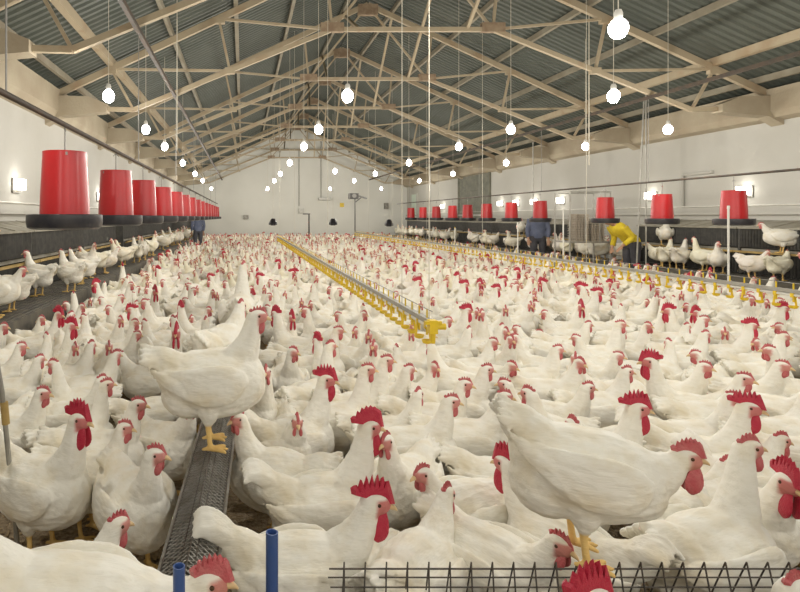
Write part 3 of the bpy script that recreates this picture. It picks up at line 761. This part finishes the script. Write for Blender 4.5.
B = {}
for key, kw in {
    'hen_up': {}, 'hen_left': dict(turn=.85), 'hen_right': dict(turn=-.85), 'hen_mid': dict(neck='mid'), 'hen_mid_left': dict(neck='mid', turn=.7),
    'hen_tall': dict(neck='tall', turn=-.3), 'hen_down': dict(neck='down'), 'hen_sit': dict(neck='mid', legs=False, turn=-.5),
    'cock_up': dict(cock=True), 'cock_turn': dict(cock=True, turn=-.7), 'cock_left': dict(cock=True, turn=.7), 'hen_lean': dict(neck='lean', lean=.24, big=True, soft=.8), 'cock_lean': dict(cock=True, neck='lean', lean=.12), 'cock_smooth': dict(cock=True, soft=.92), 'cock_mid': dict(cock=True, neck='mid')}.items():
    B[key] = make_bird(key, **kw)

def place_bird(key, x, y, ang, z=0.0, sc=1.0, detail=2, name=None):
    """detail 2: full body with every part, 1: lighter body"""
    b = B[key]; t = empty(name or ('rooster' if b['cock'] else 'hen'), (x, y, z), ang); t.scale = (sc, sc, sc)
    link('body', b['hi'] if detail == 2 else b['lo'], t)
    names = ['comb', 'wattle_l', 'wattle_r', 'beak'] + (['eye_l', 'eye_r'] if detail == 2 else [])
    for nm in names: link(nm.split('_')[0], b['parts'][nm], t)
    return t

# ------------------------------------------------------------------ people
M['skin'] = mat('skin', (.48,.28,.18), .55, 0, 12, (.40,.21,.13), .5)
M['hair'] = mat('dark_hair', (.02,.016,.014), .6, 0, 40, (.05,.04,.03), .5, .4, 120)
M['yellow_cloth'] = mat('yellow_cloth', (.72,.56,.03), .8, 0, 8, (.52,.38,.02), .6, .3, 18)
M['blue_cloth'] = mat('grey_blue_cloth', (.10,.12,.19), .85, 0, 8, (.16,.18,.25), .6, .3, 18)
M['dark_cloth'] = mat('dark_cloth', (.05,.05,.06), .85, 0, 8, (.09,.09,.10), .6, .3, 18)
def person(x, y, ang, shirt, label, reach, bend=0.0):
    t = empty('person', (x, y, 0), ang)
    def L(m, p, **k): v, f = loft(p, **k); m.add(v, f)
    cb, sb = math.cos(bend), math.sin(bend)
    def stoop(m):                                                    # bend forward at the hips
        out = []
        for p in m.v:
            k = min(1, max(0, (p[2]-.84)/.16)); x_, z_ = p[0], p[2]-.92
            out.append((p[0] + k*(x_*cb + z_*sb - x_), p[1], p[2] + k*(-x_*sb + z_*cb - z_)))
        m.v = out
    arms = {}
    for s in (-1, 1):
        if reach: arms[s] = [(0, s*.175, 1.345), (.07, s*.225, 1.12), (.30, s*.17, 1.08 + .04*s)]
        else: arms[s] = [(0, s*.175, 1.345), (-.01, s*.235, 1.07), (.08, s*.225, .83)]
    b = MB()
    L(b, [(0,0,.80,.12,.09),(0,0,.92,.155,.11),(0,0,1.08,.140,.10),(.01,0,1.25,.165,.115),(0,0,1.36,.165,.09),(0,0,1.42,.07,.06)])
    L(b, [(0,0,1.38,.058,.058),(.012,0,1.47,.052,.052),(.02,0,1.52,.05,.05)])
    v, f = ball((.022,0,1.575), (.093,.074,.115), 18); b.add(v, f)
    v, f = ball((.050,0,1.525), (.055,.052,.05), 14); b.add(v, f)
    v, f = ball((.115,0,1.565), (.020,.014,.022), 10); b.add(v, f)                       # nose
    v, f = ball((.098,0,1.522), (.014,.026,.010), 10); b.add(v, f)                       # mouth
    for s in (-1, 1):
        v, f = ball((.01,s*.076,1.57), (.020,.010,.030), 10); b.add(v, f)                # ears
        L(b, [(0,s*.085,.90,.09,.095),(.01,s*.10,.66,.075,.078),(.012,s*.10,.47,.055,.058),(-.01,s*.10,.30,.052,.056),(0,s*.10,.09,.036,.04)])
        L(b, [(-.06,s*.10,.045,.035,.035),(.02,s*.10,.05,.042,.045),(.12,s*.105,.035,.045,.03),(.18,s*.105,.028,.03,.02)])
        A = arms[s]; w_ = Vector(A[2]); d = (w_ - Vector(A[1])).normalized(); lat = Vector((0,1,0)) if abs(d.y) < .8 else Vector((1,0,0))
        L(b, [(*A[0],.058),(*(Vector(A[0]).lerp(Vector(A[1]),.5)),.048),(*A[1],.040),(*(Vector(A[1]).lerp(w_,.4)),.039),(*w_,.026)], side=(1,.2,.1))
        pm = w_ + d*.05; L(b, [(*w_,.026,.020),(*pm,.042,.018),(*(w_+d*.09),.040,.016)], side=tuple(lat))
        for k in range(4):
            o_ = lat*(.030 - .020*k); ln = (.075,.085,.08,.06)[k]; dn = d*.75 + Vector((0,0,-.5))
            L(b, [(*(w_+d*.08+o_),.0095),(*(w_+d*(.08+ln*.55)+o_),.009),(*(w_+d*(.08+ln*.55)+dn*(ln*.45)+o_),.0075)], seg=8, sub=2)
        L(b, [(*(w_+d*.03+lat*.03),.011),(*(w_+d*.06+lat*.058),.010),(*(w_+d*.095+lat*.062),.008)], seg=8, sub=2)
    stoop(b)
    me = fuse(b, .0095, 2, .35); me.materials.append(M['skin']); smooth(me); link('body', me, t)
    c = MB()
    L(c, [(0,0,.86,.165,.125),(0,0,.95,.172,.128),(0,0,1.10,.160,.118),(.01,0,1.26,.180,.130),(0,0,1.37,.180,.105),(0,0,1.43,.080,.072)])
    for s in (-1, 1):
        A = arms[s]; L(c, [(*A[0],.076),(*(Vector(A[0]).lerp(Vector(A[1]),.5)),.064),(*A[1],.056),(*(Vector(A[1]).lerp(Vector(A[2]),.8)),.044)], side=(1,.2,.1))
    stoop(c)
    me = fuse(c, .012, 2, .5)
    for v_ in me.vertices: n_ = noise.noise(v_.co*9)*.008; v_.co += v_.normal*n_
    me.materials.append(M[shirt]); smooth(me); link('shirt', me, t)
    c = MB(); L(c, [(0,0,.78,.13,.10),(0,0,.88,.168,.122),(0,0,.96,.158,.115)])
    for s in (-1, 1): L(c, [(0,s*.085,.90,.098,.105),(.01,s*.10,.66,.088,.092),(.012,s*.10,.47,.072,.074),(0,s*.10,.28,.068,.072),(0,s*.10,.16,.066,.07)])
    me = fuse(c, .012, 2, .5); me.materials.append(M['dark_cloth']); smooth(me); link('trousers', me, t)
    h = MB(); v, f = ball((.004,0,1.60), (.098,.083,.105), 18); h.add(v, f)
    h.v = [(min(p[0], .02 + max(0, (p[2]-1.60))*1.1), p[1], max(p[2], 1.525)) for p in h.v]
    stoop(h)
    me = h.mesh('hair', M['hair'], True); link('hair', me, t)
    for s in (-1, 1):
        v, f = ball((.104, s*.030, 1.585), (.008,.012,.008), 10); em_ = MB().add(v, f); stoop(em_); link('eye', em_.mesh('eye', M['eye'], True), t)
        bt = MB(); L(bt, [(-.075,s*.10,.05,.05,.05),(.02,s*.10,.055,.055,.055),(.13,s*.105,.042,.056,.04),(.20,s*.105,.03,.04,.028)]); L(bt, [(0,s*.10,.03,.055,.06),(0,s*.10,.16,.058,.062),(0,s*.10,.30,.064,.068)])
        me = fuse(bt, .012, 2, .5); me.materials.append(M['rubber']); smooth(me); link('boot', me, t)
    tag(t, label, 'person')
    return (x, y)
people = [person(at(632, 0, 11.1).x, 11.1, math.pi + .1, 'yellow_cloth', 'person in a yellow shirt bending behind a red feeder on the right', True, R(48)),
          person(at(538, 0, 14.3).x, 14.3, -math.pi/2 - .4, 'blue_cloth', 'person in grey blue clothes behind a red feeder, right of the shutter', False),
          person(at(198, 0, 21.3).x, 21.3, math.pi/2 + .3, 'blue_cloth', 'person in grey blue clothes far back below the left feeder row', False)]

# ------------------------------------------------------------------ the flock
OCC = {}                                                             # spatial hash of body circles
CIRC = ((-.145, .075), (-.03, .108), (.090, .095))
def circles(x, y, a, sc):
    c, s = math.cos(a), math.sin(a); return [(x + c*d*sc, y + s*d*sc, r*sc) for d, r in CIRC]
def depth_in(cs):
    worst = 0
    for (x, y, r) in cs:
        i, j = int(x//.25), int(y//.25)
        for a in (-1, 0, 1):
            for b in (-1, 0, 1):
                for (x2, y2, r2) in OCC.get((i+a, j+b), ()):
                    q = r + r2 - math.hypot(x-x2, y-y2)
                    if q > worst: worst = q
    return worst
def occupy(cs):
    for c in cs: OCC.setdefault((int(c[0]//.25), int(c[1]//.25)), []).append(c)
yy = 1.45
while yy < 6.6: occupy([(t1x(yy), yy, .09)]); yy += .08               # first trough
xx = .22
while xx < 2.2: occupy([(xx, 1.56, .085)]); xx += .08                 # second trough
for (x, y) in people: occupy([(x, y, .17)])
for (px, py, D) in ((272, 532, 1.42), (179, 566, .97)): p = at(px, py, D); occupy([(p.x, p.y, .03)])
occupy([(pb.x + .03, pb.y, .03)])
occupy([(7.50, 10.7, .05)])
occupy([(tx + dx_, ty + dy_, .12) for dx_ in (-.36, -.12, .12, .36) for dy_ in (-.2, 0, .2)])
for (px, D) in ((430, 20.2), (533, 14.9), (646, 10.85), (355, 26.0), (309, 27.0)): occupy([((px - VPX)/FPX*D, D, .06)])

placed = []                                                          # key, x, y, ang, z, scale, label
def solve(key, px, py, ang, sc, z=0.0, D=None):
    b = B[key]; H = b['H']; hz = H[2]*sc + z
    D = D or FPX*(CAM_Z - hz)/(py - VPY)
    hx = (px - VPX)/FPX*D; c, s = math.cos(ang), math.sin(ang)
    return hx - (c*H[0] - s*H[1])*sc, D - (s*H[0] + c*H[1])*sc

# --- birds that stand out, each with its own label: key, head px, head py, heading, scale, z, depth, label
SPEC = [
 ('hen_up', 255, 321, 4, 1.08, .425, 2.40, 'large white hen standing on the wire-covered feed trough, facing right'),
 ('hen_mid', 240, 305, 66, 1.06, .425, 3.15, 'white hen perched on the feed trough behind the large hen, facing away'),
 ('hen_tall', 243, 256, 84, 1.08, .425, 4.2, 'white hen perched farthest along the feed trough, its back to the camera'),
 ('hen_lean', 682, 460, -13, .97, .43, 1.54, 'large white rooster leaning forward on the wire grill trough, bottom right'),
 ('cock_up', 78, 420, -24, 1.06, 0, None, 'white rooster with spiky red comb standing on litter at lower left'),
 ('cock_mid', 372, 503, -2, 1.05, 0, None, 'white rooster with tall pointed comb behind the blue post'),
 ('cock_smooth', 367, 428, 8, 1.03, 0, None, 'white rooster with smooth rounded comb, directly behind the tall-combed rooster'),
 ('hen_lean', 204, 580, 6, .98, .375, 1.09, 'white rooster cut off by the bottom edge, red head by a blue post'),
 ('hen_mid', 114, 527, 40, 1.04, 0, None, 'white hen with lowered head, right of the lower left rooster'),
 ('hen_left', 153, 455, -58, 1.04, 0, None, 'white hen against the left side of the feed trough, facing right'),
 ('cock_mid', 786, 482, -100, 1.06, 0, None, 'white rooster with dark red comb at the right edge'),
 ('hen_tall', 745, 440, 18, 1.12, 0, 1.88, 'tall white hen seen from behind, above the right end of the grill'),
 ('hen_mid', 724, 466, 14, .96, 0, None, 'white hen whose head shows just right of the leaning rooster'),
 ('hen_mid', 445, 496, 45, 1.0, 0, None, 'white hen resting low behind the grill, head in bottom centre'),
 ('hen_mid', 556, 543, -60, 1.0, 0, None, 'white hen with lowered head beneath the leaning rooster'),
 ('cock_mid', 508, 465, 120, 1.0, 0, None, 'white rooster half hidden behind the leaning rooster\'s tail'),
 ('cock_up', 588, 600, 12, 1.02, 0, None, 'rooster whose red comb just shows at the bottom edge'),
 ('hen_up', 790, 592, 20, 1.04, 0, None, 'white hen in the bottom right corner, mostly cut off'),
 ('cock_up', 635, 409, -12, 1.02, 0, None, 'white rooster with bright comb standing behind the leaning rooster'),
 ('cock_turn', 325, 380, 20, 1.02, 0, None, 'white rooster with dark-tipped comb in the centre left crowd'),
 ('cock_left', 71, 326, -60, 1.0, 0, None, 'white rooster with red comb facing the camera, far left crowd'),
 ('hen_mid', 425, 474, 200, 1.0, 0, None, 'white hen facing left with head bent, right of the two front roosters'),
 ('hen_left', 240, 419, 165, 1.0, 0, None, 'white hen facing left at the right side of the feed trough'),
 ('hen_mid', 297, 421, -88, 1.0, 0, None, 'white hen with pink comb just left of the smooth-combed rooster'),
 ('hen_up', 387, 441, 230, 1.0, 0, None, 'white hen facing left, beak to beak with the smooth-combed rooster'),
 ('hen_up', 449, 402, -6, 1.02, 0, None, 'white hen facing right, in mid picture below the drinker end'),
 ('hen_up', 41, 395, -6, 1.02, 0, 2.80, 'white hen behind the lower left rooster, facing right'),
 ('hen_up', 502, 397, -10, 1.0, 0, None, 'white hen with upright neck above the leaning rooster\'s tail'),
 ('hen_mid', 778, 441, 0, 1.0, 0, None, 'white hen right of the tall hen, near the right edge'),
 ('cock_up', 746, 408, -40, 1.0, 0, None, 'white rooster with dark red wattles behind the tall right hen'),
]
for (key, px, py, a, sc, z, D, lab) in SPEC:
    x, y = solve(key, px, py, R(a), sc, z, D)
    placed.append([key, x, y, R(a), z, sc, lab])
    if z == 0: occupy(circles(x, y, R(a), sc))

# --- further heads read off the photograph: kind, px, py, heading
HEADS = """r 132 310 150;r 181 309 160;r 292 318 -80;r 466 311 -40;r 581 307 -60;r 669 311 170;r 750 326 -20;r 155 292 -60;r 292 273 -60;r 363 251 0;r 439 260 180;
r 495 270 -60;r 464 285 0;r 480 284 -80;r 503 280 20;r 543 283 180;r 597 293 -30;r 690 278 10;r 782 309 -50;r 223 251 -40;
h 20 347 0;h 41 319 -20;h 3 327 -10;h 38 360 -5;h 75 347 -60;h 90 346 10;h 109 346 -30;h 114 356 0;h 100 381 -10;h 136 405 -5;h 123 428 -10;
h 120 320 -50;h 134 323 0;h 136 335 20;h 174 320 180;h 252 357 -20;h 266 372 -15;h 277 393 -5;h 292 352 -90;h 316 336 -30;h 337 331 0;h 329 347 -10;
h 302 380 10;h 356 331 -80;h 369 335 -60;h 374 346 -50;h 385 361 0;h 366 370 -30;h 369 383 0;h 477 312 -90;h 429 336 -10;h 412 333 -60;h 492 342 0;h 516 338 150;
h 556 350 0;h 579 363 -30;h 407 370 -40;h 434 367 -10;h 485 370 0;h 417 395 0;h 507 385 150;h 531 395 180;h 586 388 -50;h 598 397 10;h 587 325 -40;h 575 427 20;h 449 446 -30;
h 622 332 -20;h 647 326 -60;h 704 335 0;h 771 351 180;h 780 366 -60;h 781 337 0;h 625 372 0;h 605 396 -40;h 742 379 -5;h 731 398 -10;h 655 440 40;h 330 445 -30;h 545 440 20;
h 520 420 80"""
hen_keys = ['hen_up', 'hen_up', 'hen_left', 'hen_right', 'hen_tall', 'hen_mid', 'hen_mid_left']
for it in HEADS.replace('\n', '').split(';'):
    k, px, py, a = it.split(); px, py, a = int(px), int(py), int(a)
    best = None
    for tries in range(26):
        key = random.choice(['cock_up', 'cock_up', 'cock_turn', 'cock_left']) if k == 'r' else random.choice(hen_keys[:5])
        an = R(a + random.uniform(-1, 1)*(4 + 3*tries)); sc = random.uniform(.93, 1.05)
        x, y = solve(key, px, py, an, sc); cs = circles(x, y, an, sc); d = depth_in(cs)
        if best is None or d < best[0]: best = (d, key, x, y, an, sc, cs)
        if d < .01: break
    if best[0] < .055:
        d, key, x, y, an, sc, cs = best; placed.append([key, x, y, an, 0, sc, None]); occupy(cs)

# --- the rest of the floor, filled at random
def in_view(x, y, pad=.5):
    return (-VPX - 10)/FPX*y - pad < x < (800 - VPX + 10)/FPX*y + pad
XA, XB = XL + 1.12 + .12, XR - 1.12 - .12
fill_keys = ['hen_up']*5 + ['hen_left']*4 + ['hen_right']*4 + ['hen_tall']*3 + ['hen_mid']*4 + ['hen_mid_left']*3 + ['hen_down']*2 + ['hen_sit'] + ['cock_up', 'cock_turn']
def fill(n, y0, y1, shrink):
    for _ in range(n):
        y = y0 + (y1 - y0)*random.random(); xa = max(XA, (-VPX-10)/FPX*y - .9); xb = min(XB, (800-VPX+10)/FPX*y + 1.3)
        x = random.uniform(xa, xb); a = random.uniform(0, 2*math.pi); sc = random.uniform(.92, 1.05)
        if y < 2.15 and x > .2: continue
        if y < 2.62 and x < .2: continue
        cs = circles(x, y, a, sc)
        if depth_in(cs) > shrink: continue
        if any(c[0]-c[2] < XA - .1 or c[0]+c[2] > XB + .1 for c in cs): continue
        occupy(cs); placed.append([random.choice(fill_keys), x, y, a, 0, sc, None])
for y0 in np.arange(1.72, 29.4, 1.5):
    wdt = min(XB, .995*(y0+.75)+1.3) - max(XA, -.434*(y0+.75)-.9)
    fill(int(wdt*1.5*150), y0, min(y0 + 1.5, 29.5), .014)
# --- on the slatted ledges and nest rails
for s, xl, ya in ((1, XL + .84, 2.8), (-1, XR - .84, 6.0)):
    for _ in range(520):
        y = random.uniform(ya, 29); a = random.uniform(0, 2*math.pi); x = xl + random.uniform(-.16, .20)*s; sc = random.uniform(.92, 1.03); cs = circles(x, y, a, sc)
        if depth_in(cs) < .012 and all(XL + .60 + c[2]*.5 < c[0] + c[2]*.5 and c[0] < XR - .60 for c in cs) and random.random() < (.13 if s > 0 else .24):
            placed.append([random.choice(hen_keys), x, y, a, .45, sc, None]); occupy(cs)
RAILB = [('hen_mid', XR - .57, 8.55, R(150), 'white hen perched on the ochre nest rail under the nearest right feeder'), ('hen_up', XR - .57, 7.55, R(-80), 'white hen perched on the ochre nest rail at the right edge'),
         ('hen_mid', XL + .57, 5.6, R(-20), 'white hen on the ochre nest rail under the left feeders'), ('hen_up', XR - .57, 10.9, R(-120), 'white hen on the ochre nest rail left of the second right feeder'), ('hen_up', XR - .57, 16.5, R(-120), 'white hen on the ochre rail beyond the person in grey blue')]
for (k, x, y, a, lab) in RAILB: placed.append([k, x, y, a, .845, .98, lab])

# --- individuals for the birds that show largest, one far flock for the rest
def shows(p):
    _, x, y, a, z, sc, lab = p
    u = VPX + FPX*x/y; v = VPY + FPX*(CAM_Z - z - .40*sc)/y
    return -25 < u < 825 and v < 610
near = [p for p in placed if p[6] or (shows(p))]
near.sort(key=lambda p: (0 if p[6] else 1, p[2]))
indiv = []; rest = []; nh = nc = 0
for p in near:
    cock = B[p[0]]['cock']
    if p[6] or (cock and nc < 60) or (not cock and nh < 300):
        indiv.append(p); nc += cock; nh += (not cock)
    else: rest.append(p)
ids = set(id(p) for p in near); hid = lambda p: p[2] <= 3.5 and in_view(p[1], p[2], .35)
rest += [p for p in placed if id(p) not in ids and not hid(p)]
near_hidden = [p for p in placed if id(p) not in ids and hid(p)]
def facing(a):
    a = (math.degrees(a) + 360) % 360
    return 'facing right' if a < 45 or a > 315 else 'facing away' if a < 135 else 'facing left' if a < 225 else 'facing the camera'
POSE = {'hen_up': 'head raised', 'hen_left': 'head turned', 'hen_right': 'head turned', 'hen_mid': 'neck short', 'hen_mid_left': 'neck short', 'hen_tall': 'neck stretched', 'hen_down': 'head lowered', 'hen_sit': 'sitting', 'cock_up': 'head raised', 'cock_turn': 'head turned', 'cock_left': 'head turned', 'cock_mid': 'neck short', 'cock_lean': 'leaning'}
def zone(x, y, z):
    if z > .7: return 'on a nest rail'
    if z > .3: return 'on the %s slatted ledge' % ('left' if x < 0 else 'right')
    d = 'front' if y < 2.9 else 'middle' if y < 4.4 else 'farther'
    if x < t1x(y) if y < 6.6 else x < 0: return '%s flock left of the trough' % d
    if x < 1.15: return '%s flock between trough and left drinker' % d
    if x < 4.66: return '%s flock between the yellow drinker lines' % d
    return '%s flock beyond the right drinker line' % d
NTH = ORD + ['seventeenth', 'eighteenth', 'nineteenth', 'twentieth']
def base_label(p):
    key, x, y, a, z, sc, lab = p
    return 'white %s %s, %s, %s' % ('rooster' if B[key]['cock'] else 'hen', facing(a), POSE[key], zone(x, y, z))
allind = sorted(indiv + near_hidden, key=lambda p: p[2]); tot = {}; seen = {}
for p in allind:
    if not p[6]: tot[base_label(p)] = tot.get(base_label(p), 0) + 1
for p in allind:
    key, x, y, a, z, sc, lab = p; cock = B[key]['cock']
    o = place_bird(key, x, y, a, z, sc, 2 if y < 3.3 else 1, 'rooster' if key == 'hen_lean' else None)
    zn = zone(x, y, z)
    if not lab:
        bl = base_label(p); k = seen.get(bl, 0); seen[bl] = k + 1
        if tot[bl] > 1: bl = '%s nearest %s' % (NTH[min(k, 19)], bl)
        tag(o, bl, 'chicken', '%s in the %s' % ('roosters' if cock else 'hens', zn.replace('on a ', '').replace('on the ', '')))
    else: tag(o, lab, 'chicken')

def flock_mesh(birds, name):
    Vs = []; Fs = []; Cs = []; n = 0; rng = np.random.default_rng(3)
    for (key, x, y, a, z, sc, lab) in birds:
        V, F, C = B[key]['low']; c, s = math.cos(a)*sc, math.sin(a)*sc
        W = np.empty_like(V); W[:, 0] = V[:, 0]*c - V[:, 1]*s + x; W[:, 1] = V[:, 0]*s + V[:, 1]*c + y; W[:, 2] = V[:, 2]*sc + z
        k = rng.uniform(.90, 1.02); tnt = np.array((k, k*rng.uniform(.96, 1.0), k*rng.uniform(.88, 1.0)), np.float32)
        Vs.append(W); Fs.append(F + n); Cs.append(C*tnt); n += len(V)
    V = np.vstack(Vs).astype(np.float32); F = np.vstack(Fs).astype(np.int32); C = np.clip(np.vstack(Cs), 0, 1)
    me = bpy.data.meshes.new(name); me.vertices.add(len(V)); me.vertices.foreach_set('co', V.ravel())
    me.loops.add(F.size); me.loops.foreach_set('vertex_index', F.ravel()); me.polygons.add(len(F)); me.polygons.foreach_set('loop_start', np.arange(0, F.size, 3, dtype=np.int32))
    me.update(calc_edges=True); me.validate(); set_col(me, C); me.materials.append(M['feather']); smooth(me)
    return me
fl = link('hen_flock', flock_mesh(rest, 'hen_flock'))
tag(fl, 'distant white hens and roosters packed across the far floor', 'chickens', kind='stuff')
print('BIRDS', len(placed), 'individuals', len(indiv), len(near_hidden), 'roosters', nc, 'flock', len(rest), 'tris', len(fl.data.polygons))

# loose shavings on the floor near the camera
sh = MB(); rs = random.Random(5)
for _ in range(4200):
    y = 1.1 + 2.6*rs.random()**1.3; x = rs.uniform(-.46*y - .2, 1.0*y)
    a = rs.uniform(0, math.pi); l = rs.uniform(.008, .026); c, s = math.cos(a)*l, math.sin(a)*l; z = .002 + rs.random()*.008
    sh.bar((x-c, y-s, z), (x+c, y+s, z + rs.uniform(-.002, .006)), rs.uniform(.004, .010), .002)
o = sh.build('wood_shavings', M['shaving'], floor); tag(o, kind='stuff')
